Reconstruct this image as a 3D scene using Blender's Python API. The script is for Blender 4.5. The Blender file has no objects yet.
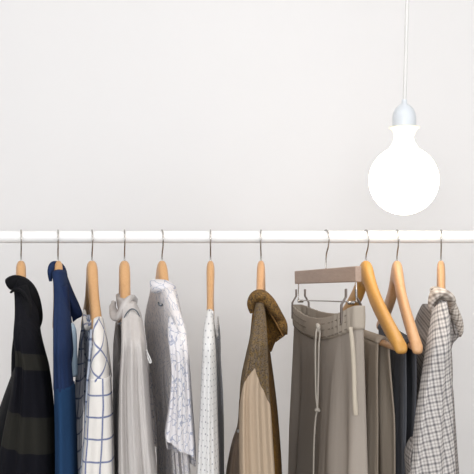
import bpy, math, random
from mathutils import Vector
random.seed(4)
C = bpy.context.scene.collection
PI = math.pi
# ---------------------------------------------------------------- frame
D, F, ZR = 1.8, 900.0, 1.6          # camera distance to the rail, focal length in pixels, rail height
def X(px, Y=0.0): return (px-237)*(D+Y)/F
def Z(py, Y=0.0): return ZR-(py-237)*(D+Y)/F
def P(px, py, Y=0.0): return Vector((X(px, Y), Y, Z(py, Y)))
def lin(h):
    h = h.lstrip('#'); o = []
    for i in (0, 2, 4):
        c = int(h[i:i+2], 16)/255
        o.append(c/12.92 if c <= .04045 else ((c+.055)/1.055)**2.4)
    return (*o, 1)
# ---------------------------------------------------------------- objects
def tag(o, label=None, cat=None, group=None, kind=None):
    if label: o['label'] = label
    if cat: o['category'] = cat
    if group: o['group'] = group
    if kind: o['kind'] = kind
    return o
def empty(name, loc, label, cat, group=None):
    o = bpy.data.objects.new(name, None); C.objects.link(o); o.location = loc
    o.empty_display_size = .05
    return tag(o, label, cat, group)
def mesh(name, vs, fs, mat, parent=None, uvs=None, smooth=True):
    me = bpy.data.meshes.new(name)
    off = Vector(parent_world(parent)) if parent else Vector((0, 0, 0))
    me.from_pydata([tuple(Vector(v)-off) for v in vs], [], fs)
    if uvs:
        ul = me.uv_layers.new(name='UVMap')
        for p in me.polygons:
            us = [uvs[me.loops[li].vertex_index] for li in p.loop_indices]
            for li, uv in zip(p.loop_indices, us): ul.data[li].uv = uv
    me.polygons.foreach_set('use_smooth', [smooth]*len(me.polygons))
    me.materials.append(mat); me.update()
    o = bpy.data.objects.new(name, me); C.objects.link(o)
    if parent: o.parent = parent
    return o
def parent_world(p):
    v = Vector((0, 0, 0))
    while p is not None:
        v += Vector(p.location); p = p.parent
    return v
def cr(pts, n):
    """Catmull-Rom through tuples, n samples"""
    k = len(pts); out = []
    for i in range(n):
        t = i/(n-1)*(k-1); j = min(int(t), k-2); f = t-j
        p0, p1, p2, p3 = pts[max(j-1, 0)], pts[j], pts[j+1], pts[min(j+2, k-1)]
        out.append(tuple(.5*((2*b)+(-a+c)*f+(2*a-5*b+4*c-d)*f*f+(-a+3*b-3*c+d)*f**3) for a, b, c, d in zip(p0, p1, p2, p3)))
    return out
def lerp_rows(rows, n):
    """samples evenly spaced in the first coordinate, smooth in the others"""
    k = len(rows); out = []; y0, y1 = rows[0][0], rows[-1][0]
    for i in range(n):
        y = y0+(y1-y0)*(i/(n-1))**1.0
        j = 0
        while j < k-2 and rows[j+1][0] < y: j += 1
        f = (y-rows[j][0])/max(1e-9, rows[j+1][0]-rows[j][0])
        def tan(i, c):
            a, b = max(i-1, 0), min(i+1, k-1)
            return (rows[b][c]-rows[a][c])/max(1e-9, rows[b][0]-rows[a][0])
        h = rows[j+1][0]-rows[j][0]; r = [y]
        for c in range(1, len(rows[0])):
            a, b = rows[j][c], rows[j+1][c]; ma, mb = tan(j, c)*h, tan(j+1, c)*h
            r.append((2*f**3-3*f*f+1)*a+(f**3-2*f*f+f)*ma+(-2*f**3+3*f*f)*b+(f**3-f*f)*mb)
        out.append(tuple(r))
    return out
def sgnpow(v, e): return math.copysign(abs(v)**e, v)
def loft(name, rows, mat, parent, n=64, m=90, sk=0.0, fold=None, e=.8, open_=False, tilt=0.0, tiltlen=.1, wob=0.0, dome=.6, seed=0, thick=.0025):
    """hanging cloth: rows of (py, left, right, Y centre, half depth); the ring is an ellipse with depth"""
    rr = lerp_rows(rows, m); vs = []; fs = []; uvs = []
    def ring(y, xm, hw, Yc, hd, z, sc=1.0, v=None, t=0.0):
        s_ = sk*hd; he = max(.014 if sk else .001, math.sqrt(max(1e-8, hw*hw-s_*s_))); base = []
        for i in range(n):
            ph = -PI/2+2*PI*i/n                     # starts at the far point, near point in the middle
            ca, sb = sgnpow(math.cos(ph), e), sgnpow(math.sin(ph), e)
            ca = -ca
            x = he*ca+s_*sb
            d = fold(x/max(hw, 1e-6), y) if fold else 0
            d += wob*math.sin(y*.11+seed+ca*2.1)*abs(sb)
            yy = -hd*sb-d*math.copysign(min(1, abs(sb)*1.6), sb)
            base.append((xm+x*sc, Yc+yy*sc, z+(tilt*(math.tanh(3*sb)*.62-ca*.62)*sc*max(0, 1-(rows[-1][0]-y)*.002/tiltlen)**2 if tilt else 0)))
        us = [0]*n; mid = n//2
        for i in range(mid+1, n): us[i] = us[i-1]+math.dist(base[i][:2], base[i-1][:2])
        for i in range(mid-1, -1, -1): us[i] = us[i+1]-math.dist(base[i][:2], base[i+1][:2])
        for i in range(n): vs.append(base[i]); uvs.append((us[i], base[i][2] if v is None else v))
    def geo(r):
        y, L, R, Yc, hd = r
        return y, X((L+R)/2, Yc-.4*hd), (R-L)/2*(D+Yc)/F, Yc, hd, Z(y, Yc)
    g0 = geo(rr[0]); dm = min(g0[2], g0[4])*dome
    for sc, q in ((.03, 1.0), (.45, .9), (.8, .6), (.95, .3)): ring(*g0[:5], g0[5]+dm*q, sc)
    for r in rr: ring(*geo(r))
    if not open_:
        g1 = geo(rr[-1])
        for sc, q in ((.93, .004), (.6, .0), (.03, -.004)): ring(*g1[:5], g1[5]-q, sc)
    nr = len(vs)//n
    for k in range(nr-1):
        for i in range(n):
            a, b = k*n+i, k*n+(i+1) % n
            fs.append((a, b, b+n, a+n))
    fs.append(tuple(range(n)))
    if not open_: fs.append(tuple(reversed(range((nr-1)*n, nr*n))))
    o = mesh(name, vs, fs, mat, parent, uvs)
    if open_:
        s = o.modifiers.new('cloth_thickness', 'SOLIDIFY'); s.thickness = thick; s.offset = 0
    return o
def sweep(name, pts, mat, parent, n=20, m=36, fold=None, closed=False):
    """rounded band along a path of (px, py, Y, half width in px, half depth in m)"""
    q = cr(pts, m); vs = []; fs = []; uvs = []; L = 0
    pos = [P(a[0], a[1], a[2]) for a in q]
    for i, a in enumerate(q):
        t = (pos[min(i+1, m-1)]-pos[max(i-1, 0)]).normalized()
        ax = Vector((0, -1, 0)); side = t.cross(ax).normalized(); dep = side.cross(t).normalized()
        if i: L += (pos[i]-pos[i-1]).length
        hw = max(.0006, a[3]*(D+a[2])/F); hd = a[4]
        for sc in ((.05,) if i == 0 else ()) + (1,) + ((.05,) if i == m-1 else ()):
            for k in range(n):
                th = 2*PI*k/n; c, s = math.cos(th), math.sin(th)
                f = (fold(c, i/(m-1)) if fold else 0)
                vs.append(pos[i]+side*(hw*c*sc)+dep*((hd+f)*s*sc)); uvs.append((hw*c, L))
    nr = len(vs)//n
    for k in range(nr-1):
        for i in range(n):
            a, b = k*n+i, k*n+(i+1) % n
            fs.append((a, a+n, b+n, b))
    fs.append(tuple(reversed(range(n)))); fs.append(tuple(range((nr-1)*n, nr*n)))
    return mesh(name, vs, fs, mat, parent, uvs)
def pillow(name, pts, T, mat, parent, n=72, rings=14, back=.4, fold=None):
    """puffed cloth flap from an outline of (px, py, Y)"""
    k = len(pts); out = []
    for i in range(n):
        t = i/n*k; j = int(t); f = t-j
        p = [pts[(j+d) % k] for d in (-1, 0, 1, 2)]
        out.append(tuple(.5*((2*b)+(-a+c)*f+(2*a-5*b+4*c-d)*f*f+(-a+3*b-3*c+d)*f**3) for a, b, c, d in zip(*p)))
    W = [P(*o) for o in out]; c = sum(W, Vector())/n
    vs = []; fs = []; uvs = []
    for s, TT in ((-1, T), (1, T*back)):
        for r in range(rings):
            q = 1-r/rings
            for w in W:
                v = c+(w-c)*q; v = v+Vector((0, s*TT*(1-q**3), 0))
                if fold: v.y += fold(v, q)*(1-q**4)
                vs.append(v); uvs.append((v.x, v.z))
    N = rings*n
    for s in (0, 1):
        for r in range(rings-1):
            for i in range(n):
                a, b = s*N+r*n+i, s*N+r*n+(i+1) % n
                fs.append((a, b, b+n, a+n) if s == 0 else (a, a+n, b+n, b))
        base = s*N+(rings-1)*n
        fs.append(tuple(range(base, base+n)) if s == 0 else tuple(reversed(range(base, base+n))))
    for i in range(n):
        a, b = i, (i+1) % n
        fs.append((a, N+a, N+b, b))
    return mesh(name, vs, fs, mat, parent, uvs)
def tube(name, pts, r, mat, parent=None, m=None, n=10, smooth_path=True):
    m = m or max(8, len(pts)*8)
    q = [Vector(p) for p in (cr([tuple(p) for p in pts], m) if smooth_path else pts)]
    m = len(q); vs = []; fs = []
    up = None
    for i, p in enumerate(q):
        t = (q[min(i+1, m-1)]-q[max(i-1, 0)]).normalized()
        if up is None: up = t.orthogonal().normalized()
        up = (up-t*up.dot(t)).normalized(); s = t.cross(up)
        for k in range(n):
            a = 2*PI*k/n; vs.append(p+up*(r*math.cos(a))+s*(r*math.sin(a)))
    for k in range(m-1):
        for i in range(n):
            a, b = k*n+i, k*n+(i+1) % n; fs.append((a, b, b+n, a+n))
    fs.append(tuple(reversed(range(n)))); fs.append(tuple(range((m-1)*n, m*n)))
    return mesh(name, vs, fs, mat, parent)
def lathe(name, prof, c, mat, parent=None, n=48):
    vs = []; fs = []
    for r, z in prof:
        for k in range(n):
            a = 2*PI*k/n; vs.append((c[0]+r*math.cos(a), c[1]+r*math.sin(a), c[2]+z))
    for k in range(len(prof)-1):
        for i in range(n):
            a, b = k*n+i, k*n+(i+1) % n; fs.append((a, a+n, b+n, b))
    fs.append(tuple(range(n))); fs.append(tuple(reversed(range((len(prof)-1)*n, len(prof)*n))))
    return mesh(name, vs, fs, mat, parent)
def box(name, c, s, mat, parent=None, bev=0.0, rot=None):
    x, y, z = (v/2 for v in s)
    vs = [Vector((a*x, b*y, d*z)) for a in (-1, 1) for b in (-1, 1) for d in (-1, 1)]
    if rot: vs = [rot @ v for v in vs]
    vs = [v+Vector(c) for v in vs]
    fs = [(0, 1, 3, 2), (4, 6, 7, 5), (0, 4, 5, 1), (2, 3, 7, 6), (0, 2, 6, 4), (1, 5, 7, 3)]
    o = mesh(name, vs, fs, mat, parent, smooth=False)
    if bev:
        b = o.modifiers.new('bevel', 'BEVEL'); b.width = bev; b.segments = 3
    return o
# ---------------------------------------------------------------- materials
class NT:
    def __init__(s, name):
        s.m = bpy.data.materials.new(name); s.m.use_nodes = True; s.t = s.m.node_tree
        s.b = s.t.nodes['Principled BSDF']; s.l = s.t.links
    def n(s, typ, **k):
        o = s.t.nodes.new(typ)
        for a, v in k.items(): setattr(o, a, v)
        return o
    def math(s, op, a, b=None, c=None):
        o = s.n('ShaderNodeMath', operation=op)
        for i, v in enumerate((a, b, c)):
            if v is None: continue
            if isinstance(v, (int, float)): o.inputs[i].default_value = v
            else: s.l.new(v, o.inputs[i])
        return o.outputs[0]
    def mix(s, f, a, b):
        o = s.n('ShaderNodeMix', data_type='RGBA')
        for i, v in ((0, f), (6, a), (7, b)):
            if isinstance(v, (int, float, tuple)): o.inputs[i].default_value = v
            else: s.l.new(v, o.inputs[i])
        return o.outputs[2]
    def noise(s, vec, scale, detail=3, rough=.5, dist=0):
        o = s.n('ShaderNodeTexNoise'); o.inputs['Scale'].default_value = scale; o.inputs['Detail'].default_value = detail
        o.inputs['Roughness'].default_value = rough; o.inputs['Distortion'].default_value = dist
        if vec is not None: s.l.new(vec, o.inputs['Vector'])
        return o.outputs[0]
    def coords(s):
        tc = s.n('ShaderNodeTexCoord'); return tc.outputs['Object'], tc.outputs['UV']
    def uv(s, rot=0, warp=0):
        _, u = s.coords(); mp = s.n('ShaderNodeMapping'); s.l.new(u, mp.inputs[0]); mp.inputs['Rotation'].default_value[2] = rot
        sp = s.n('ShaderNodeSeparateXYZ'); s.l.new(mp.outputs[0], sp.inputs[0])
        return sp.outputs[0], sp.outputs[1], mp.outputs[0]
def cloth(name, col, var=.12, weave=900, wr=.5, color=None, rough=.92, wrinkle=14, stretch=.35):
    t = NT(name); ob, uvv = t.coords()
    mp = t.n('ShaderNodeMapping'); mp.inputs['Scale'].default_value = (1, 1, stretch); t.l.new(ob, mp.inputs[0])
    base = color(t) if color else lin(col)
    big = t.noise(mp.outputs[0], 60, 4, .6)
    fine = t.noise(ob, weave, 2, .5)
    v = t.math('ADD', t.math('MULTIPLY', t.math('SUBTRACT', big, .5), var), t.math('MULTIPLY', t.math('SUBTRACT', fine, .5), var*1.4))
    v = t.math('ADD', v, 1.0)
    mx = t.n('ShaderNodeVectorMath', operation='SCALE')
    if isinstance(base, tuple): mx.inputs[0].default_value = base[:3]
    else: t.l.new(base, mx.inputs[0])
    t.l.new(v, mx.inputs['Scale'])
    t.l.new(mx.outputs[0], t.b.inputs['Base Color'])
    t.b.inputs['Roughness'].default_value = rough
    t.b.inputs['Specular IOR Level'].default_value = .15
    wrk = t.noise(mp.outputs[0], wrinkle, 3, .5, .6)
    b1 = t.n('ShaderNodeBump'); b1.inputs['Distance'].default_value = .02*wr; b1.inputs['Strength'].default_value = .6
    t.l.new(wrk, b1.inputs['Height'])
    b2 = t.n('ShaderNodeBump'); b2.inputs['Distance'].default_value = .0006; b2.inputs['Strength'].default_value = .5
    t.l.new(fine, b2.inputs['Height']); t.l.new(b1.outputs[0], b2.inputs['Normal']); t.l.new(b2.outputs[0], t.b.inputs['Normal'])
    return t.m
def band(t, coord, period, width, soft=.15, off=0.0):
    """1 on a line of the given width repeated every period (metres)"""
    a = t.math('FRACT', t.math('DIVIDE', t.math('ADD', coord, off+50*period), period))
    d = t.math('ABSOLUTE', t.math('SUBTRACT', a, .5))
    mr = t.n('ShaderNodeMapRange'); mr.inputs['From Min'].default_value = width/period/2*(1-soft); mr.inputs['From Max'].default_value = width/period/2*(1+soft)
    mr.inputs['To Min'].default_value = 1; mr.inputs['To Max'].default_value = 0
    t.l.new(d, mr.inputs['Value']); return mr.outputs[0]
def plaid(base, line, pu, pv, w, rot, offu=0, offv=0, op=.85, warp=.006):
    def f(t):
        u, v, vec = t.uv(rot)
        wn = t.math('MULTIPLY', t.math('SUBTRACT', t.noise(vec, 9, 2), .5), warp*2)
        u = t.math('ADD', u, wn); v = t.math('ADD', v, wn)
        a = band(t, u, pu, w, .5, offu); b = band(t, v, pv, w, .5, offv)
        br = t.noise(vec, 420, 2)
        m = t.math('MULTIPLY', t.math('MAXIMUM', a, b), t.math('ADD', t.math('MULTIPLY', br, .5), op-.25))
        return t.mix(m, lin(base), lin(line))
    return f
def gingham(base, mid, dark, p, rot):
    def f(t):
        u, v, vec = t.uv(rot)
        wn = t.math('MULTIPLY', t.math('SUBTRACT', t.noise(vec, 10, 2), .5), .008)
        u = t.math('ADD', u, wn); v = t.math('ADD', v, wn)
        a = band(t, u, p, p*.42, .3); b = band(t, v, p, p*.42, .3)
        c1 = t.mix(t.math('MULTIPLY', t.math('ADD', a, b), .36), lin(base), lin(mid))
        a2 = band(t, u, p*2, p*.62, .5, p*.5); b2 = band(t, v, p*2, p*.62, .5, p*.5)
        return t.mix(t.math('MULTIPLY', t.math('ADD', a2, b2), .36), c1, lin(dark))
    return f
def squiggle(base, line, scale, th, op):
    def f(t):
        u, v, vec = t.uv(0)
        nz = t.n('ShaderNodeTexNoise'); nz.inputs['Scale'].default_value = 45; t.l.new(vec, nz.inputs['Vector'])
        add = t.n('ShaderNodeVectorMath', operation='MULTIPLY_ADD'); t.l.new(nz.outputs[1], add.inputs[0]); add.inputs[1].default_value = (.022,)*3; t.l.new(vec, add.inputs[2])
        mp = t.n('ShaderNodeMapping'); mp.inputs['Scale'].default_value = (1.25, .7, 1); t.l.new(add.outputs[0], mp.inputs[0])
        vo = t.n('ShaderNodeTexVoronoi', feature='DISTANCE_TO_EDGE'); vo.inputs['Scale'].default_value = scale; t.l.new(mp.outputs[0], vo.inputs['Vector'])
        m = t.math('MULTIPLY', t.math('LESS_THAN', vo.outputs[0], th), t.math('MULTIPLY', t.math('GREATER_THAN', t.noise(vec, 70, 1), .42), op))
        return t.mix(m, lin(base), lin(line))
    return f
def dots(base, dot, p, r):
    def f(t):
        u, v, vec = t.uv(0)
        row = t.math('FLOOR', t.math('DIVIDE', t.math('ADD', v, 50*p), p))
        sh = t.math('MULTIPLY', t.math('FRACT', t.math('MULTIPLY', row, .5)), p)
        fu = t.math('SUBTRACT', t.math('FRACT', t.math('DIVIDE', t.math('ADD', t.math('ADD', u, sh), 50*p), p)), .5)
        fv = t.math('SUBTRACT', t.math('FRACT', t.math('DIVIDE', t.math('ADD', v, 50*p), p)), .5)
        d = t.math('SQRT', t.math('ADD', t.math('MULTIPLY', fu, fu), t.math('MULTIPLY', t.math('MULTIPLY', fv, fv), .6)))
        return t.mix(t.math('MULTIPLY', t.math('LESS_THAN', d, r), .75), lin(base), lin(dot))
    return f
def mottle(c1, c2, c3, scale):
    def f(t):
        ob, _ = t.coords()
        a = t.noise(ob, scale, 4, .65); b = t.noise(ob, scale*2.6, 3, .6)
        mr = t.n('ShaderNodeMapRange'); mr.inputs[1].default_value = .42; mr.inputs[2].default_value = .6; t.l.new(a, mr.inputs[0])
        mr2 = t.n('ShaderNodeMapRange'); mr2.inputs[1].default_value = .5; mr2.inputs[2].default_value = .62; t.l.new(b, mr2.inputs[0])
        return t.mix(mr2.outputs[0], t.mix(mr.outputs[0], lin(c1), lin(c2)), lin(c3))
    return f
def stripes_z(base, stripe, bands, slope):
    """bands given as (z low, z high) in the garment's own cloth"""
    def f(t):
        u, v, vec = t.uv(0); c = None
        v = t.math('ADD', v, t.math('MULTIPLY', u, slope))
        for lo, hi in bands:
            m = t.math('MULTIPLY', t.math('GREATER_THAN', v, lo), t.math('LESS_THAN', v, hi))
            c = m if c is None else t.math('MAXIMUM', c, m)
        return t.mix(c, lin(base), lin(stripe))
    return f
def yoke_split(low, top, v0, k, u0):
    def f(t):
        u, v, vec = t.uv(0)
        lim = t.math('SUBTRACT', v0, t.math('MULTIPLY', t.math('ABSOLUTE', t.math('SUBTRACT', u, u0)), k))
        return t.mix(t.math('GREATER_THAN', v, lim), lin(low), top(t))
    return f
def plain(name, col, rough=.5, metal=0, spec=.5, bump=0, bscale=60):
    t = NT(name); t.b.inputs['Roughness'].default_value = rough; t.b.inputs['Metallic'].default_value = metal
    t.b.inputs['Specular IOR Level'].default_value = spec
    ob, _ = t.coords(); nz = t.noise(ob, bscale, 3)
    c = lin(col); c2 = tuple(v*.97 for v in c[:3])+(1,)
    t.l.new(t.mix(nz, c, c2), t.b.inputs['Base Color'])
    if bump:
        b = t.n('ShaderNodeBump'); b.inputs['Distance'].default_value = bump; t.l.new(nz, b.inputs['Height']); t.l.new(b.outputs[0], t.b.inputs['Normal'])
    return t.m
def wood(name, a, b, axis_scale=(60, 6, 60)):
    t = NT(name); ob, _ = t.coords()
    mp = t.n('ShaderNodeMapping'); mp.inputs['Scale'].default_value = axis_scale; t.l.new(ob, mp.inputs[0])
    w = t.noise(mp.outputs[0], 3, 5, .6, 1.2)
    t.l.new(t.mix(w, lin(a), lin(b)), t.b.inputs['Base Color']); t.b.inputs['Roughness'].default_value = .42
    return t.m
M = dict(
    wall=plain('wall_paint', '#e9e7e6', .9, spec=.2, bscale=1.5), ceil=plain('ceiling_paint', '#efedea', .9),
    floor=wood('floor_boards', '#d3c8bb', '#c2b5a6', (2, 14, 1)),
    rail=plain('white_lacquer', '#f1efed', .35), steel=plain('hook_steel', '#b9b5b0', .25, 1),
    wood=wood('beech_wood', '#d3a878', '#bd8c5c'), wood2=wood('golden_wood', '#cd9a50', '#b8823a'), wood3=wood('pink_beech', '#d8ab80', '#c08e60'),
    bar=wood('pale_bar_wood', '#b59c88', '#93796a', (30, 8, 60)), clip=plain('clip_metal', '#8a8079', .4, .7), cream=plain('cream_plastic', '#f2ecd8', .4), socket=plain('socket_white', '#cfd3d7', .3),
    cord=plain('white_cord', '#d6d4d1', .6), button=plain('button_pearl', '#e9e6e2', .3), rubber=plain('rubber_foot', '#4a4a4a', .8),
)
# ---------------------------------------------------------------- the room
box('floor', (0, -1.2, -.05), (5, 4.4, .1), M['floor'])['kind'] = 'structure'
box('ceiling', (0, -1.2, 2.85), (5, 4.4, .1), M['ceil'])['kind'] = 'structure'
WY = .62
box('wall_back', (0, WY+.05, 1.4), (5, .1, 2.8), M['wall'])['kind'] = 'structure'
box('wall_left', (-2.45, -1.25, 1.4), (.1, 3.7, 2.8), M['wall'])['kind'] = 'structure'
box('wall_right', (2.45, -1.25, 1.4), (.1, 3.7, 2.8), M['wall'])['kind'] = 'structure'
box('baseboard_back', (0, WY-.008, .05), (4.8, .016, .1), M['rail'], bev=.003)['kind'] = 'structure'
# ---------------------------------------------------------------- the rail
RR = .0122
rk = empty('clothes_rail', (0, 0, 0), 'long white round metal rail that all the hangers hook over', 'rail')
vs = []
tube('rail', [(-.84, 0, ZR), (0, 0, ZR), (.84, 0, ZR)], RR, M['rail'], rk, n=32)
for s in (-1, 1):
    p = tube('post', [(s*.84, 0, .03), (s*.84, 0, .8), (s*.84, 0, ZR+.03)], .0125, M['rail'], rk, n=24)
    f = tube('foot', [(s*.84, -.24, .018), (s*.84, 0, .018), (s*.84, .24, .018)], .0125, M['rail'], rk, n=20)
    for q in (-.22, .22):
        lathe('rubber_foot', [(.015, 0), (.015, .01), (.012, .014)], (s*.84, q, 0), M['rubber'], f, 20)
# ---------------------------------------------------------------- hangers
TOP = [(0, .047), (.010, .049), (.018, .055), (.026, .066), (.036, .079), (.05, .092), (.07, .107), (.10, .127), (.14, .150), (.18, .172), (.205, .187), (.212, .196)]
BOT = [(0, .095), (.010, .098), (.018, .104), (.026, .112), (.036, .122), (.05, .134), (.07, .147), (.10, .163), (.14, .183), (.18, .200), (.205, .208), (.212, .205)]
def ip(tab, u):
    for (a, x), (b, y) in zip(tab, tab[1:]):
        if u <= b: return x+(y-x)*(u-a)/(b-a)
    return tab[-1][1]
def arm_u(py, hd=.0, extra=.014):
    """how far along the near arm the cloth lies where it shows at py"""
    for i in range(0, 213, 2):
        u = i/1000
        if ip(TOP, u)-.005 >= (py-237)*(D-u-extra+hd)/F: return u
    return .212
def top_u(z):
    for i in range(0, 213, 2):
        if ip(TOP, i/1000)-.005 >= z: return i/1000
    return .212
class Hg:
    def __init__(s, px, ang): s.x = X(px); s.a = math.radians(ang); s.s = math.sin(s.a); s.c = math.cos(s.a)
    def w(s, u, x, z): return Vector((s.x+u*s.s+x*s.c, -u*s.c+x*s.s, ZR-z))   # u towards the camera
def hook(h, par, ztop=.05, lean=0):
    pts = []; R = .0176; cz = -(RR+.0017-R)
    for k in range(-2, 17):
        a = PI*(k/14)
        u = -R*math.cos(PI-a+PI) if False else -R*math.cos(a); z = cz-R*math.sin(a)
        pts.append(h.w(u, 0, z))                       # from behind the rail over it to the front
    pts += [h.w(.0125, 0, .021), h.w(.004, 0, .031), h.w(0, 0, .040), h.w(0, 0, ztop+.006)]
    return tube('hook', pts, .0015, M['steel'], par, m=70, n=10)
def hanger(px, ang, mat, label, bar=False, tk=.0078, name='clothes_hanger'):
    h = Hg(px, ang)
    e = empty(name, (h.x, 0, ZR-.047), label, 'hanger', 'wooden clothes hangers on the rail')
    n = 18; vs = []; fs = []; us = [i/60*.424-.212 for i in range(61)]
    for j, u in enumerate(us):
        a = abs(u); zt, zb = ip(TOP, a), ip(BOT, a); t = tk*(1+.25*a/.212)+.0022*max(0, 1-a/.07)
        # soft ends
        k = .55 if j in (0, 60) else 1
        zc, hh = (zt+zb)/2, (zb-zt)/2*k
        for i in range(n):
            th = 2*PI*i/n; vs.append(h.w(u, sgnpow(math.cos(th), .75)*t*k, zc-sgnpow(math.sin(th), .75)*hh))
    for k in range(60):
        for i in range(n):
            a, b = k*n+i, k*n+(i+1) % n; fs.append((a, b, b+n, a+n))
    fs.append(tuple(reversed(range(n)))); fs.append(tuple(range(60*n, 61*n)))
    mesh('yoke', vs, fs, mat, e)
    hook(h, e)
    if bar: tube('trouser_bar', [h.w(-.195, 0, .200), h.w(0, 0, .200), h.w(.195, 0, .200)], .0058, M['wood3'], e, n=16)
    return h
H1 = hanger(21, 15, M['wood'], 'pale wooden hanger holding the black striped hooded top, furthest left')
H2 = hanger(58, 12, M['wood'], 'pale wooden hanger with only its tip showing in the navy blue shirt collar')
H3 = hanger(92, 13, M['wood'], 'beech hanger with two bare arms above the white shirt with blue grid', tk=.009)
H4 = hanger(124.5, 9, M['wood'], 'leaning beech hanger inside the plain pale grey top', tk=.009)
H5 = hanger(162, 13, M['wood'], 'wooden hanger whose tip rises from the rolled collar of the botanical print shirt')
H6 = hanger(210.5, 1.2, M['wood'], 'slim edge-on hanger with long bare arm above the white dotted blouse', tk=.006)
H7 = hanger(261, -4, M['wood3'], 'edge-on hanger standing in the brown patterned collar of the jacket', tk=.0062)
H9 = hanger(366, 9.5, M['wood2'], 'golden bare hanger slanting right over the taupe trousers on its bar', True, .0092)
H10 = hanger(397, 0, M['wood3'], 'bare A-shaped hanger with charcoal trousers over its bar', True, .0078)
H11 = hanger(441, -11, M['wood3'], 'edge-on hanger holding the checked shirt, furthest right', tk=.0062)
# clip hanger with a straight bar
e = empty('clip_hanger', (X(326), 0, ZR-.078), 'straight-bar wooden hanger with two metal clips gripping the grey drawstring trousers', 'hanger')
A, B = P(297, 277.5, .19), P(358.5, 274, -.19)                     # far and near ends of the bar
ax = (B-A).normalized(); sx = ax.cross(Vector((0, 0, 1))).normalized(); uz = sx.cross(ax)
vs = []
for q in (A, B):
    for a, b in ((-1, -1), (1, -1), (1, 1), (-1, 1)): vs.append(q+sx*(.006*a)+uz*(.0143*b))
o = mesh('wooden_bar', vs, [(0, 1, 2, 3), (7, 6, 5, 4), (0, 4, 5, 1), (1, 5, 6, 2), (2, 6, 7, 3), (3, 7, 4, 0)], M['bar'], e, smooth=False)
bv = o.modifiers.new('bevel', 'BEVEL'); bv.width = .002; bv.segments = 3
H8 = Hg(326, 14); 
pts = []; R = .0176; cz = -(RR+.0017-R)
for k in range(-2, 17):
    a = PI*(k/14); pts.append(H8.w(-R*math.cos(a), 0, cz-R*math.sin(a)))
pts += [H8.w(.0125, 0, .021), H8.w(.004, 0, .031), H8.w(0, 0, .045), H8.w(0, 0, .068)]
tube('hook', pts, .0015, M['steel'], e, m=70)
def bp(f, dz, s=0): return A+(B-A)*f-Vector((0, 0, dz))+sx*s
tube('clip_rod', [bp(.03, .012), bp(.03, .046), bp(.06, .05), bp(.5, .05), bp(.94, .05), bp(.97, .046), bp(.97, .012)], .0013, M['steel'], e, m=60)
for f in (.07, .90):
    cl = empty('clip', tuple(bp(f, .05)-Vector(e.location)), None, None); cl.parent = e
    for k in cl.keys(): del cl[k]
    for s in (-1, 1):
        top = bp(f, .026, s*.010); mid = bp(f, .055, s*.0185); bot = bp(f, .090, s*.0190)
        a1 = bp(f, .041, s*.010); w = ax*.0045; th = sx*.0013*s; vv = []
        path = [top, a1, mid, bot]
        for p in path: vv += [p-w-th, p+w-th, p+w+th, p-w+th]
        ff = [(0, 1, 2, 3), (15, 14, 13, 12)]
        for k in range(3):
            for i in range(4):
                a, b = k*4+i, k*4+(i+1) % 4; ff.append((a, a+4, b+4, b))
        pr = mesh('prong', vv, ff, M['clip'], cl, smooth=False)
        bb = pr.modifiers.new('bevel', 'BEVEL'); bb.width = .0008
    tube('spring', [bp(f, .052, -.006), bp(f, .052, 0), bp(f, .052, .006)], .0034, M['steel'], cl, n=14)
# ---------------------------------------------------------------- garments
def near(rows, hd0=.03, hd1=.05, extra=.017, deep=.0, hd2=None):
    """adds depth to (py, left, right) rows so that the cloth lies on the near arm of its hanger"""
    out = []
    for r in rows:
        y, L, R = r[:3]
        hd = hd0+(hd1-hd0)*min(1, max(0, (y-rows[0][0])/60)); u = arm_u(y, hd, extra)+extra
        if hd2 and y > 345: hd += (hd2-hd1)*min(1, (y-345)/40)
        out.append((y, L, R, -u+hd-deep, hd))
    return out
def fold(*terms):
    def f(s, y):
        d = 0
        for amp, k, ph, dr, y0 in terms:
            g = min(1, max(0, (y-y0)/70)); d += amp*g*math.sin(k*s*PI+ph+dr*(y-300)*.01)
        return d
    return f
def body(rows, Yc=.0, hd=.17):
    out = []
    for r in rows:
        y, L, R = r[:3]; u = max(.02, top_u((y-237)*D/F)+.010); u = min(u, max(hd, .200 if y < 350 else .200-(y-350)*.002)); out.append((y, L, R, Yc+.028*min(1, u/.2), u))
    return out
def sleeve_far(par, mat, px, rows=None, y0=322, y1=470, w=7, name='sleeve'):
    return loft(name, [(y0, px-w*.5, px+w*.5, .16, .03), (y0+25, px-w, px+w, .185, .045), (y1, px-w, px+w, .19, .05)], mat, par, m=50)
def button(par, px, py, Y, r=.0045):
    c = P(px, py, Y); vs = []; fs = []; n = 20
    for rr_, yy in ((r, 0), (r, -.0015), (r*.7, -.0022), (r*.62, -.0016), (.0003, -.0016)):
        for k in range(n): a = 2*PI*k/n; vs.append(c+Vector((rr_*math.cos(a), yy, rr_*math.sin(a))))
    for k in range(4):
        for i in range(n): a, b = k*n+i, k*n+(i+1) % n; fs.append((a, b, b+n, a+n))
    fs.append(tuple(reversed(range(n)))); return mesh('button', vs, fs, M['button'], par)

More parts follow.
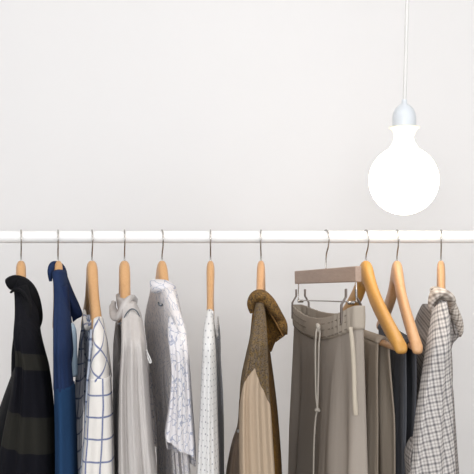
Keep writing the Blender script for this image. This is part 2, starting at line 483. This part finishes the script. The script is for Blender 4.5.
# 1 -- black hooded top
z1 = lambda y: Z(y, -.2)
m1 = cloth('black_knit', '#101013', .2, 700, .5)
m1s = cloth('black_knit_striped', '#0d0d12', .25, 700, .6, stripes_z('#0f0f15', '#252420', ((z1(367), z1(351)), (z1(449), z1(413))), .15))
g = empty('hooded_top', (H1.x, 0, ZR-.1), 'black hooded top with dark olive stripes, furthest left on the rail', 'top')
loft('body', body([(284, 15, 26), (312, 13, 30), (335, 7.5, 30), (370, -3, 33), (386, -8, 34), (430, -20, 36), (474, -24, 40), (560, -30, 46)], -.02, .16), m1, g, sk=.2, e=.6, m=110)
loft('sleeve', near([(284, 13, 27), (296, 14.5, 31), (315, 15, 34), (335, 14, 35.5), (352, 16, 39), (368, 15, 43.5), (400, 9, 48), (430, 3, 50), (474, -4, 50.5), (520, -7, 50.5)], .035, .06), m1s, g, fold=fold((.006, 2.2, .4, .5, 290), (.004, 3.7, 2, -.6, 320)), m=130)
sleeve_far(g, m1, 17, w=5, y0=330)
sweep('hood', [(8.8, 284.5, -.06, 6.2, .012), (12, 283, -.06, 7.2, .018), (17, 282.5, -.05, 7.4, .024), (24, 285.5, -.05, 7.2, .03), (30, 294, -.05, 7, .035), (34, 308, -.06, 6.5, .035), (35.5, 320, -.07, 5.5, .03), (34, 333, -.08, 3.2, .02)], m1, g, n=28)
sweep('hood_edge', [(11.5, 292, -.09, 1.2, .004), (15, 289.5, -.1, 1.6, .005), (21, 291, -.1, 1.6, .006), (26, 297, -.11, 1.4, .006), (30, 309, -.12, 1.2, .005), (33, 325, -.13, .8, .004)], m1, g)

# 2 -- navy shirt
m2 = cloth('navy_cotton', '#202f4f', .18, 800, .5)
m2d = cloth('navy_cotton_shaded', '#1a2644', .18, 800, .4)  # same navy cotton with shade painted in as a darker tone
m2b = cloth('pale_blue_lining', '#a9bccb', .1, 800, .4)
m2l = cloth('blue_denim_hem', '#1f3a5a', .15, 900, .4)
g = empty('navy_shirt', (H2.x, 0, ZR-.1), 'dark navy blue shirt with its collar flapping to the right', 'shirt')
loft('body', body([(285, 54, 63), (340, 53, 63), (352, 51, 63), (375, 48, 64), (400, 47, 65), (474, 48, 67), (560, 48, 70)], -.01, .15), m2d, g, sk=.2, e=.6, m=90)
loft('sleeve', near([(273, 51.5, 64), (285, 53.5, 65), (300, 54, 66.3), (320, 53.5, 67), (345, 53.8, 67), (365, 54, 68), (386, 54, 70)], .03, .045), m2, g, fold=fold((.004, 2.1, .2, .4, 280), (.003, 4, 1, -.5, 310)), m=100)
loft('cuff', near([(384.5, 54, 70.6), (388, 54, 71), (410, 54.5, 72), (440, 55, 73), (474, 55, 74), (540, 55, 75)], .05, .05), m2l, g, fold=fold((.004, 1.7, .9, .4, 350)), m=60, dome=.05)
sweep('collar', [(50.5, 281, -.03, 1.5, .005), (50.5, 271, -.03, 3, .01), (54, 266.5, .0, 3.2, .014), (60, 266, .02, 3, .014), (63.5, 272, .02, 3, .012), (65, 284, -.02, 2, .008)], m2, g, n=22)
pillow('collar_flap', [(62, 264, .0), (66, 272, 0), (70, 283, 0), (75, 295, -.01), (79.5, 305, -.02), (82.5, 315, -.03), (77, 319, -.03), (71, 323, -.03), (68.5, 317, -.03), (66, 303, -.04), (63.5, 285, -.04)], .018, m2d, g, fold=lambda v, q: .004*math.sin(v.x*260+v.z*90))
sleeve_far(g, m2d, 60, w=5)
loft('lining', [(325, 66.5, 74, -.1, .008), (331, 66.5, 75.8, -.1, .012), (350, 67, 76.4, -.1, .014), (374, 68, 76.8, -.1, .014)], m2b, g, m=40)
tube('hanging_loop', [P(69.5, 330, -.11), P(70, 322, -.09), P(71.2, 317, -.07), P(72.5, 323, -.09), P(73, 330, -.11)], .0011, M['cord'], g)

# 3 -- white shirt with a blue grid
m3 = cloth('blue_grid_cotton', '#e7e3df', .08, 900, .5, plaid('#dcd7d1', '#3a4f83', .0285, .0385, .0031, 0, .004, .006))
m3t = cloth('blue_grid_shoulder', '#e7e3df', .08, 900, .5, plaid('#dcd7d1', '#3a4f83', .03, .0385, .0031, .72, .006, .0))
m3d = cloth('blue_grid_shaded', '#a8adb8', .2, 500, .8, plaid('#b9bfcb', '#3a4c74', .02, .0385, .004, 0, .004, .004, .8, .02))  # side of the shirt in shade: the darkness is painted into the grid colours
g = empty('grid_shirt', (H3.x, 0, ZR-.1), 'white shirt with a blue windowpane grid, below the beech hanger with two bare arms', 'shirt')
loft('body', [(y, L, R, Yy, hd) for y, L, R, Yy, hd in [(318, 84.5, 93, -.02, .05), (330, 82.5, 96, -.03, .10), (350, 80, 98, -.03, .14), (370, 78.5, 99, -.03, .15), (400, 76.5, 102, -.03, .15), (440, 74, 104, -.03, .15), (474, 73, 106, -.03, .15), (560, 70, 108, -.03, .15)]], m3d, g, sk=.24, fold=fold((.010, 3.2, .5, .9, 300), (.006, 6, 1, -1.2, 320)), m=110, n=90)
loft('shoulder', near([(319, 93.5, 101), (326, 92.8, 103), (340, 93, 105), (360, 91, 107.5), (378, 89.5, 109.2)], .03, .05), m3t, g, m=60)
loft('sleeve', near([(376, 89, 109.3), (390, 87.5, 110.2), (420, 85.5, 111.5), (450, 83, 112.3), (474, 80.5, 112.8), (540, 78, 113)], .035, .035), m3, g, fold=fold((.002, 2.3, .3, .5, 380)), m=80, dome=.02)
sweep('collar', [(84.5, 311, -.01, 1.4, .004), (86, 321, -.05, 2.2, .008), (89.5, 327, -.09, 2.6, .010), (93, 322, -.12, 2.8, .012), (97, 317, -.11, 2.4, .01), (101, 320, -.08, 1.6, .008)], m3t, g, n=22)
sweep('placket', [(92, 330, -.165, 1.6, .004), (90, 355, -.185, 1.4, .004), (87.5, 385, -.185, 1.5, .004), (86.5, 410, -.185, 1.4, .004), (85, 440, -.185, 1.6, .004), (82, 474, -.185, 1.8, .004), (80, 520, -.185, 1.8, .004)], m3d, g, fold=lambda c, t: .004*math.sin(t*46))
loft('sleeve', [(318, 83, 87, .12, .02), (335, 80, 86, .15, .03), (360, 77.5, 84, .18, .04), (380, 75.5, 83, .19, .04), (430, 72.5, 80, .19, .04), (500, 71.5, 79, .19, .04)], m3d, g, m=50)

# 4 -- plain pale grey top
m4 = cloth('pale_grey_linen', '#bcb6b2', .1, 1000, .9, wrinkle=18, stretch=.2)
m4d = cloth('dark_grey_line', '#5c6369', .1, 800, .2)  # dark grey for the painted fold shade and the hanger loop
g = empty('grey_top', (H4.x, 0, ZR-.1), 'plain pale grey collared top hanging in long soft creases, under the leaning hanger', 'top')
loft('body', body([(297, 117, 124), (306, 116, 126), (320, 115.5, 130), (335, 114, 134), (355, 110.8, 138), (375, 108.5, 140), (400, 107, 143), (440, 107, 148), (474, 108, 152), (560, 106, 156)], -.02, .15), m4, g, sk=.16, e=.6, fold=fold((.008, 2.5, .2, .4, 300), (.005, 5, 1.4, -.4, 320)), m=110, n=90)
loft('sleeve', near([(305, 121, 136), (313, 121.5, 139.5), (325, 121, 142), (340, 121, 144), (355, 120.5, 145.5), (380, 119, 147), (410, 118.3, 149.3), (440, 118, 152), (474, 118, 155.5), (540, 118, 158)], .03, .05), m4, g, fold=fold((.007, 2.6, 1.2, .35, 300), (.004, 5.3, .3, -.5, 320)), m=120, n=90)
sweep('collar', [(113.8, 302, -.02, 2.4, .008), (113.2, 308, -.03, 2.9, .01), (116.5, 315, -.08, 3.4, .014), (121, 315, -.11, 4.2, .018), (125, 306, -.11, 4.8, .018), (130, 300.5, -.08, 3.2, .016), (134, 303, -.05, 2.2, .01)], m4, g, n=24)
sweep('fold_shade_line', [(119, 324, -.155, .7, .0015), (122.5, 322, -.16, .6, .0015), (126, 314, -.155, .6, .0015), (131.5, 309, -.14, .6, .0015), (137, 311.5, -.145, .6, .0015), (141, 320, -.14, .6, .0015)], m4d, g)  # dark strip standing in for the shade along the collar fold
tube('thread_loop', [P(146.5, 350, -.2), P(148.5, 355, -.21), P(151, 361, -.21), P(150, 363, -.21), P(148, 358, -.21), P(147, 353, -.2)], .0012, M['cord'], g)
sleeve_far(g, m4, 118, w=5)

# 5 -- botanical print shirt
sq = squiggle('#d9d5d6', '#7b86a2', 88, .05, .65)
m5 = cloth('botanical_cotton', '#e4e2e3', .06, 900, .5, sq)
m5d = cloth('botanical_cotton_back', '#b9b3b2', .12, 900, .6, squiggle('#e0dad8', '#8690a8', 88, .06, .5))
m5i = cloth('botanical_inside', '#b4adaa', .1, 900, .4, squiggle('#b8b1ae', '#8b8b93', 46, .05, .4))
g = empty('print_shirt', (H5.x, 0, ZR-.1), 'white short-sleeved shirt with a fine blue leaf-line print and rolled collar', 'shirt')
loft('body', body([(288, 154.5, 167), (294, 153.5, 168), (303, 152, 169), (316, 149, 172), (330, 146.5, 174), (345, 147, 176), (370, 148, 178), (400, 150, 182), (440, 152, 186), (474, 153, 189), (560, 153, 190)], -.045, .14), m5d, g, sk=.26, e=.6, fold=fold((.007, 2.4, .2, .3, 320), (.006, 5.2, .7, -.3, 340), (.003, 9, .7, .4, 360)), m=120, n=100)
loft('sleeve', near([(314, 170, 179), (320, 168.5, 182), (332, 168, 184.5), (345, 169, 186.5), (370, 171.5, 188.5), (400, 169.5, 190.5), (425, 166, 192.5), (440, 165, 194), (453, 166, 194.5)], .025, .05), m5, g, fold=fold((.006, 2.2, .3, .4, 320), (.003, 4.6, 1.1, -.6, 320)), m=90, n=90, open_=True, tilt=.028, tiltlen=.08)
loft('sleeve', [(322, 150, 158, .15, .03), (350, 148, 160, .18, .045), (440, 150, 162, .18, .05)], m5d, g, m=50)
sweep('collar', [(151, 287, -.07, 6.2, .016), (154, 286.6, -.07, 7, .024), (159, 286.4, -.07, 7.2, .03), (165, 287, -.07, 7, .03), (170, 289, -.07, 6, .024), (173.5, 293, -.07, 4, .014)], m5, g, n=26)
sweep('placket', [(169.5, 294, -.08, 2.8, .006), (172.5, 304, -.1, 3, .007), (175.5, 316, -.13, 3.2, .008), (179, 328, -.16, 3, .008), (181, 336, -.18, 2, .006)], m5, g)
sweep('shoulder_edge', [(174, 287, .0, 1.6, .006), (176.5, 298, -.02, 1.8, .008), (179, 310, -.04, 1.8, .01), (181.5, 322, -.08, 1.5, .01), (182.5, 332, -.12, 1.2, .01)], m5, g)
tube('hanger_loop', [P(158.5, 302.5, -.09), P(159.5, 305, -.11), P(161.5, 305.5, -.11), P(163, 303, -.09)], .0016, m4d, g)
button(g, 182.5, 338, -.215)

# 6 -- white dotted blouse
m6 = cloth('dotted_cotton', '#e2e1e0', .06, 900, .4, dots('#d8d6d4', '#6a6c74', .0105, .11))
m6d = cloth('dotted_cotton_shaded', '#777a82', .12, 900, .4, dots('#b4b7be', '#686a73', .0105, .11))  # same white dotted cloth, with the shade between garments put into its colour
g = empty('dotted_blouse', (H6.x, 0, ZR-.15), 'slim white blouse with tiny grey dots below the long bare hanger arm', 'blouse')
loft('sleeve', near([(311, 206.5, 212.5), (318, 205.2, 213), (330, 203.2, 214), (345, 202.2, 215), (360, 201.5, 216), (400, 200, 217), (440, 198, 218), (474, 196.3, 219), (540, 194, 220)], .02, .05), m6, g, fold=fold((.004, 2.1, .3, .3, 330), (.003, 4, 1, -.3, 350)), m=110)
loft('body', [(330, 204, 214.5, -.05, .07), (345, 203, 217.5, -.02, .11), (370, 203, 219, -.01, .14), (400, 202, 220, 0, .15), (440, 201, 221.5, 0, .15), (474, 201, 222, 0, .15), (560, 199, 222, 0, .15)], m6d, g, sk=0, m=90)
sweep('neckline', [(212.5, 312, -.15, 1.0, .003), (214, 325, -.12, 1, .004), (215.5, 335, -.06, 1.2, .006), (217.5, 326, .04, 1.1, .006), (218, 318, .1, 1, .004)], m6, g)
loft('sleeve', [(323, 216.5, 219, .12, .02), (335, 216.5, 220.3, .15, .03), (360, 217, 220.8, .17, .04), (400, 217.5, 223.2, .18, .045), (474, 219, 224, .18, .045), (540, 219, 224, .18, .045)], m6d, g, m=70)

# 7 -- brown jacket
mt = mottle('#6b5333', '#8a6838', '#3a3029', 120)
m7 = cloth('brown_brocade', '#6b5333', .25, 500, .5, mt)
m7s = cloth('jacket_sleeve', '#b6a18f', .08, 900, .6, yoke_split('#b39f89', mottle('#6d5f50', '#75603f', '#40372f', 150), Z(366, -.2), 1.15, -.007), wrinkle=16, stretch=.15)
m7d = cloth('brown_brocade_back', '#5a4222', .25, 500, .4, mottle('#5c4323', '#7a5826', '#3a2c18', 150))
m7b = cloth('jacket_beige', '#b6a18f', .08, 900, .5)
g = empty('brown_jacket', (H7.x, 0, ZR-.12), 'brown mottled jacket with wide turned collar and plain beige sleeve', 'jacket')
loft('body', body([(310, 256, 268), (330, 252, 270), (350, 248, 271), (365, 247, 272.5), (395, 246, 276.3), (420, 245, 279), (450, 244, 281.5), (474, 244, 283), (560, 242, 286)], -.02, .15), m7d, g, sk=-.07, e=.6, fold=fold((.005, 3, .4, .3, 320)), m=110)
loft('sleeve', near([(304, 255.5, 264), (316, 253.5, 266), (328, 251.5, 267), (342, 249, 267.8), (355, 246, 268.2), (378, 241.3, 269.2), (400, 239.6, 270.5), (440, 239.3, 273), (474, 239.5, 275), (540, 239, 277)], .03, .055), m7s, g, fold=fold((.006, 2.1, .5, .25, 300), (.004, 4.5, .2, -.3, 330)), m=130, n=100)
sweep('collar', [(252.5, 313, -.09, 2.6, .008), (251.5, 304, -.09, 4.6, .014), (255.5, 297, -.09, 6.0, .024), (262, 296, -.09, 6.2, .03), (269, 303, -.08, 6.6, .03), (275.5, 314, -.05, 6.4, .022), (281.5, 325, -.04, 6.0, .018), (285, 333, -.03, 2.5, .008)], m7, g, n=30, m=50, fold=lambda c, t: .002*math.sin(t*23+c*3))
sweep('collar_edge', [(254, 314, -.085, .6, .003), (255, 306, -.09, .7, .004), (259.5, 301.6, -.1, .7, .004), (264.5, 303.5, -.105, .7, .004), (270, 312.5, -.09, .7, .004), (276.5, 324, -.075, .7, .004), (283, 336, -.06, .6, .003)], M['wood'] and cloth('collar_binding', '#9a7446', .1), g)
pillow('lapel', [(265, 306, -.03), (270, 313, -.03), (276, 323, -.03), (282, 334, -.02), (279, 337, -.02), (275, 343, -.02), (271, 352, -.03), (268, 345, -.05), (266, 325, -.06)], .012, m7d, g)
sweep('lapel_tip', [(281, 326, -.0, 4.5, .01), (282.5, 332, -.01, 4, .01), (279, 337, -.02, 2.4, .006), (276, 341, -.03, 1, .004)], m7, g)
loft('sleeve', [(400, 239, 243, .17, .02), (425, 237.3, 246, .17, .03), (440, 232.5, 246, .17, .035), (455, 229, 247, .17, .04), (474, 226, 248, .17, .04), (520, 226, 248, .17, .04)], m7b, g, fold=fold((.005, 2.6, .5, .3, 330)), m=60)
button(g, 238.2, 431, .12, .0035)

# 8 -- grey drawstring trousers
m8 = cloth('grey_jersey', '#9c9288', .08, 1100, .5, wrinkle=12, stretch=.15)
m8b = cloth('grey_waistband', '#a89d90', .08, 1100, .5, wrinkle=30)
m8c = cloth('cord_cotton', '#b9b1a6', .1, 900, .1)
g = empty('drawstring_trousers', (X(326), 0, ZR-.14), 'grey jersey trousers with a long tied drawstring, gripped by two metal clips', 'trousers')
def slab(name, mat, par, cx, sx_, cy, hy, ht, z0, z1, n=140, m=90, disp=None, zoff=None, e=.45, flare=0.0, open_top=False):
    """hanging folded cloth: centre line (cx + sx_*b, cy - hy*b) with b = 1 at the near end, ht half thickness"""
    vs = []; fs = []; uvs = []
    ang = math.atan2(sx_, hy)
    for j in range(m):
        t = j/(m-1); z = z0+(z1-z0)*t; us = 0; prev = None
        for i in range(n):
            ph = 2*PI*i/n; a = sgnpow(math.cos(ph), e); b = sgnpow(math.sin(ph), e)
            h = ht(t) if callable(ht) else ht
            hh = hy*(1+flare*t)
            x = cx+sx_*b+a*h; y = cy-hh*b
            if disp: x += disp(a, b, t)
            if disp: y += -.5*disp(a, b, t+.3)*(abs(b) > .97)
            zz = z+(zoff(a, b, t) if zoff else 0)
            v = Vector((x, y, zz)); us += 0 if prev is None else math.dist(v[:2], prev[:2]); prev = v
            vs.append(v); uvs.append((us, zz))
    for k in range(m-1):
        for i in range(n):
            p, q = k*n+i, k*n+(i+1) % n; fs.append((p, p+n, q+n, q))
    if not open_top: fs.append(tuple(range(n)))
    fs.append(tuple(reversed(range((m-1)*n, m*n))))
    o = mesh(name, vs, fs, mat, par, uvs)
    if open_top:
        s = o.modifiers.new('cloth_thickness', 'SOLIDIFY'); s.thickness = .003; s.offset = -1
    return o
CX, SX, CY, HY = .1755, .043, -.012, .183
zt = ZR-.135
def sag(a, b, t, k=1.0):
    return .013*b-(.026 if a < 0 else .017)*(1-b*b)*k
def d8(a, b, t):
    g_ = min(1, t*3)
    return (.009*math.sin(b*8.5+.6+t*.8)+.0052*math.sin(b*17+1-t*2))*g_*(1 if a < 0 else -1)*(1-abs(b)**8)
slab('legs', m8, g, CX, SX, CY, HY, lambda t: .0145+.028*t, zt-.036, ZR-.86, disp=d8, zoff=lambda a, b, t: sag(a, b, t, max(0, 1-t*1.2)), flare=.10)
slab('waistband', m8b, g, CX, SX, CY, HY*1.01, lambda t: .0138+.0012*math.sin(t*PI), zt, zt-.040, m=16, open_top=True, disp=lambda a, b, t: .0018*math.sin(b*55+a)*(1-abs(b)**10), zoff=lambda a, b, t: sag(a, b, t))
for q in (.3, .6, .93):
    pts = []
    for i in range(25):
        b = -.98+1.93*i/24; x = CX+SX*b-.0176*(1-abs(b)**9*.5); y = CY-HY*b*.99
        pts.append((x, y, zt-.040*q+sag(-1, b, 0)))
    tube('seam', pts, .0011, cloth('waist_seam', '#857c72', .1), g, m=60, n=8)
tube('drawstring', [P(318.5, 326, -.045), P(316.5, 331, -.055), P(315.5, 345, -.06), P(315.5, 370, -.06), P(316, 395, -.06), P(317, 409, -.06), P(315.5, 420, -.06), P(314, 445, -.06), P(313.3, 490, -.06)], .0017, m8c, g, m=80)
tube('drawstring', [P(318, 326, -.045), P(320, 332, -.055), P(319, 345, -.06), P(318.5, 370, -.06), P(318, 395, -.06), P(317.2, 410, -.062)], .0017, m8c, g, m=60)
o = sweep('knot', [(315.5, 410.5, -.064, 1.6, .003), (317.5, 409.5, -.066, 2.0, .004), (319.5, 411, -.064, 1.4, .003)], m8c, g)
o = sweep('knot', [(317, 324, -.05, 1.6, .003), (318.5, 327, -.054, 2.3, .004), (318.5, 331, -.052, 1.4, .003)], m8c, g)
m8t = cloth('pale_tie', '#b8ad9d', .08, 900, .1)
sweep('side_tie', [(350.5, 327, -.207, 2.0, .003), (352.5, 345, -.211, 2.3, .004), (354.0, 370, -.214, 2.3, .004), (354.6, 395, -.218, 2.3, .004), (355.5, 409, -.219, 2.6, .004), (356, 415, -.219, 2.2, .003)], m8t, g)

# 9 -- taupe trousers folded over the bar of the golden hanger
def bar_trousers(name, h, mat, label, u0, u1, spread, depth, seed, mat2=None):
    c = (u0+u1)/2; hl = (u1-u0)/2
    e = empty(name, tuple(h.w(c, 0, .20)), label, 'trousers', 'trousers folded over hanger bars')
    tn = math.tan(h.a)
    for k, s in enumerate((-1, 1)):
        cen = h.w(c, 0, 0)
        def dsp(a, b, t, s=s):
            g_ = min(1, t*4)
            return (.0045*math.sin(b*6+seed+s+t*1.5)+.0032*math.sin(b*15+seed*2-t*3)+.002*math.sin(t*5+seed))*g_
        # offset outwards grows downward with the drape
        o = slab('trouser_leg', (mat2 or mat) if s > 0 else mat, e, cen.x, hl*h.s, cen.y, hl*h.c, .0042, ZR-.199, ZR-depth+(.03 if s > 0 else 0), m=70, disp=lambda a, b, t, s=s: s*(.0088+spread*min(1, t*2)**.8)+dsp(a, b, t), e=.6)
    # the fold lying over the bar
    vs = []; fs = []; n = 15; m = 24; uvs = []
    for j in range(m+1):
        u = u0+(u1-u0)*j/m
        for r, o_ in ((.0128, 1), (.0062, -1)):
            for i in range(n):
                a = PI*i/(n-1)
                if o_ < 0: a = PI-a
                vs.append(h.w(u, -math.cos(a)*r, .1995-math.sin(a)*r)); uvs.append((u, a*r))
    N = 2*n
    for j in range(m):
        for i in range(N):
            a, b = j*N+i, j*N+(i+1) % N; fs.append((a, b, b+N, a+N))
    fs.append(tuple(reversed(range(N)))); fs.append(tuple(range(m*N, (m+1)*N)))
    mesh('fold', vs, fs, mat, e, uvs)
    return e
m9 = cloth('taupe_twill', '#a89b8c', .08, 1100, .5, wrinkle=12, stretch=.15)
m9d = cloth('taupe_twill_far', '#7d756e', .08, 1100, .5, wrinkle=12, stretch=.15)
bar_trousers('folded_trousers', H9, m9, 'taupe trousers folded over the bar of the golden hanger', -.17, .105, .004, .78, .4, m9)
m10 = cloth('charcoal_twill', '#5c5d62', .1, 1100, .5, wrinkle=12, stretch=.15)
bar_trousers('folded_trousers', H10, m10, 'charcoal trousers folded over the bar beside the checked shirt', -.17, .14, .002, .80, 2.2)

# 11 -- checked shirt
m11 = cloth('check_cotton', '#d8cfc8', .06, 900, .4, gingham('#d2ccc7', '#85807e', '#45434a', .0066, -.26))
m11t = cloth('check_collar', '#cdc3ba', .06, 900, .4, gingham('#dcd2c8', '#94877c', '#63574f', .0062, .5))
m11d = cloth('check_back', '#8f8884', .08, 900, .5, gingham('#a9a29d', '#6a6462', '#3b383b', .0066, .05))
g = empty('checked_shirt', (H11.x, 0, ZR-.12), 'grey and white small-checked shirt with wide collar, furthest right on the rail', 'shirt')
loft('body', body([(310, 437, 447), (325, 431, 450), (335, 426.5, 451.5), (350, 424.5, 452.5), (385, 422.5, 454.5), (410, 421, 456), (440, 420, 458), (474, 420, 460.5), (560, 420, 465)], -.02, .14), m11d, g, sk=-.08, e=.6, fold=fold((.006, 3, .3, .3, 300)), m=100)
loft('sleeve', near([(302, 437, 447), (312, 435, 449), (325, 433.5, 450), (345, 430.5, 450.8), (370, 426, 451.5), (390, 422, 452.5), (410, 418.5, 453.5), (430, 416, 454), (455, 413, 455.5), (474, 410.5, 456.5), (540, 407, 459)], .03, .05, hd2=.03), m11, g, fold=fold((.004, 2, .9, .25, 310), (.002, 4.2, .2, -.3, 330)), m=130, n=90)
sweep('collar', [(433.5, 314, -.09, 2, .006), (431.8, 303, -.09, 3.8, .012), (435.5, 294.5, -.09, 5, .024), (442, 293.5, -.085, 5.4, .03), (448, 300, -.06, 5.6, .022), (453, 311, -.05, 5.6, .02), (457.5, 322, -.04, 5.2, .016), (459.5, 332, -.03, 3.6, .01), (460, 337, -.03, 1, .004)], m11t, g, n=28, m=50)
sweep('collar_edge', [(434, 316, -.1, .5, .003), (435.2, 306, -.105, .5, .003), (438.5, 300.5, -.11, .5, .003), (443.5, 299.8, -.115, .5, .003), (447.5, 305.5, -.105, .5, .003), (451, 318, -.09, .5, .003), (455, 334, -.07, .5, .003)], cloth('check_binding', '#6b625c', .1), g)
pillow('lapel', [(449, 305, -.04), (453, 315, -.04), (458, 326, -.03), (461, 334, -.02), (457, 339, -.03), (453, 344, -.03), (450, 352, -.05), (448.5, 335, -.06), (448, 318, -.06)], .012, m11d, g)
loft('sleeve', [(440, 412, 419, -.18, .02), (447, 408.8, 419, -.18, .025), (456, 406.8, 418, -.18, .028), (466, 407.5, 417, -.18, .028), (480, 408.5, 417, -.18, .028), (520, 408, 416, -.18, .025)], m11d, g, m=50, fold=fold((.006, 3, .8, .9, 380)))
# ---------------------------------------------------------------- the lamp
LY = -.08
lp = empty('pendant_lamp', (X(403.5, LY), LY, Z(180, LY)), 'bare frosted globe bulb glowing on a white cord above the right of the rail', 'lamp')
S = (D+LY)/F
tube('cord', [P(404.5, 106, LY), P(404.8, 90, LY), P(406, 50, LY), P(407.2, 0, LY), P(408.6, -60, LY), P(411, -230, LY), Vector((X(412, LY), LY, 2.79))], .0036, M['cord'], lp, m=50, n=14)
lathe('ceiling_rose', [(.05, 0), (.048, -.012), (.03, -.024), (.006, -.03)], (X(412, LY), LY, 2.80), M['socket'], lp)
c0 = (X(404.3, LY), LY, Z(127, LY))
lathe('socket', [(11.2*S, 0), (11.8*S, 2*S), (11.8*S, 9*S), (11*S, 14*S), (8.8*S, 18.5*S), (5.5*S, 21.5*S), (3*S, 23.5*S), (2.6*S, 27*S), (2*S, 27.5*S)], c0, M['socket'], lp)
lathe('shade_ring', [(9*S, -9*S), (10.5*S, -8*S), (10.8*S, -5.5*S), (12.2*S, -4*S), (12.6*S, -2.6*S), (15.2*S, -1.2*S), (15.4*S, .2*S), (11*S, .9*S)], c0, M['cream'], lp)
t = NT('glowing_frosted_glass'); t.b.inputs['Base Color'].default_value = (1, 1, 1, 1); t.b.inputs['Roughness'].default_value = .3
t.b.inputs['Emission Color'].default_value = (1, .87, .70, 1); t.b.inputs['Emission Strength'].default_value = 9
prof = [(9.2*S, 46.5*S), (9.2*S, 40*S)]
rg = 34.6*S
prof = [(9*S, 47*S), (9.3*S, 42*S)]
for k in range(0, 25):
    a = math.radians(65-155*k/24); prof.append((max(.0004, rg*math.cos(a)), rg*math.sin(a)))
prof.insert(2, (10.8*S, 37.6*S))
lathe('bulb', prof, (X(403.7, LY), LY, Z(180.3, LY)), t.m, lp, 64)
# ---------------------------------------------------------------- light
w = bpy.data.worlds.new('World'); bpy.context.scene.world = w; w.use_nodes = True
w.node_tree.nodes['Background'].inputs[0].default_value = (.86, .93, 1, 1); w.node_tree.nodes['Background'].inputs[1].default_value = .95
def area(name, loc, tgt, sx, sy, power, col):
    l = bpy.data.lights.new(name, 'AREA'); l.shape = 'RECTANGLE'; l.size = sx; l.size_y = sy; l.energy = power; l.color = col
    o = bpy.data.objects.new(name, l); C.objects.link(o); o.location = loc
    o.rotation_euler = (Vector(tgt)-Vector(loc)).to_track_quat('-Z', 'Y').to_euler(); return o
area('window_daylight', (2.1, -2.2, 2.3), (0, .2, 1.7), 1.2, 1.2, 22, (.96, .98, 1))
area('camera_fill', (-.05, -2.3, 1.8), (0, .3, 1.7), .9, .6, 21, (.97, .98, 1))  # added fill just behind the camera to reach into the gaps, no window there
area('left_fill', (-2.1, -2.0, 1.7), (0, .1, 1.4), 1.0, 1.2, 9, (.93, .96, 1))  # added fill from the left to lift the left-facing cloth, no window there
area('ceiling_light', (-.1, -.9, 2.74), (-.1, .5, 1.9), 1.6, .6, 12, (.98, .98, 1))
# ---------------------------------------------------------------- camera
cam = bpy.data.cameras.new('Camera'); co = bpy.data.objects.new('Camera', cam); C.objects.link(co)
co.location = (0, -D, ZR); co.rotation_euler = (PI/2, 0, 0); cam.sensor_width = 36; cam.lens = F/474*36; cam.clip_start = .05
bpy.context.scene.camera = co
vs_ = bpy.context.scene.view_settings
vs_.view_transform = 'Standard'; vs_.look = 'None'; vs_.gamma = 1; vs_.use_curve_mapping = False; vs_.exposure = -.17
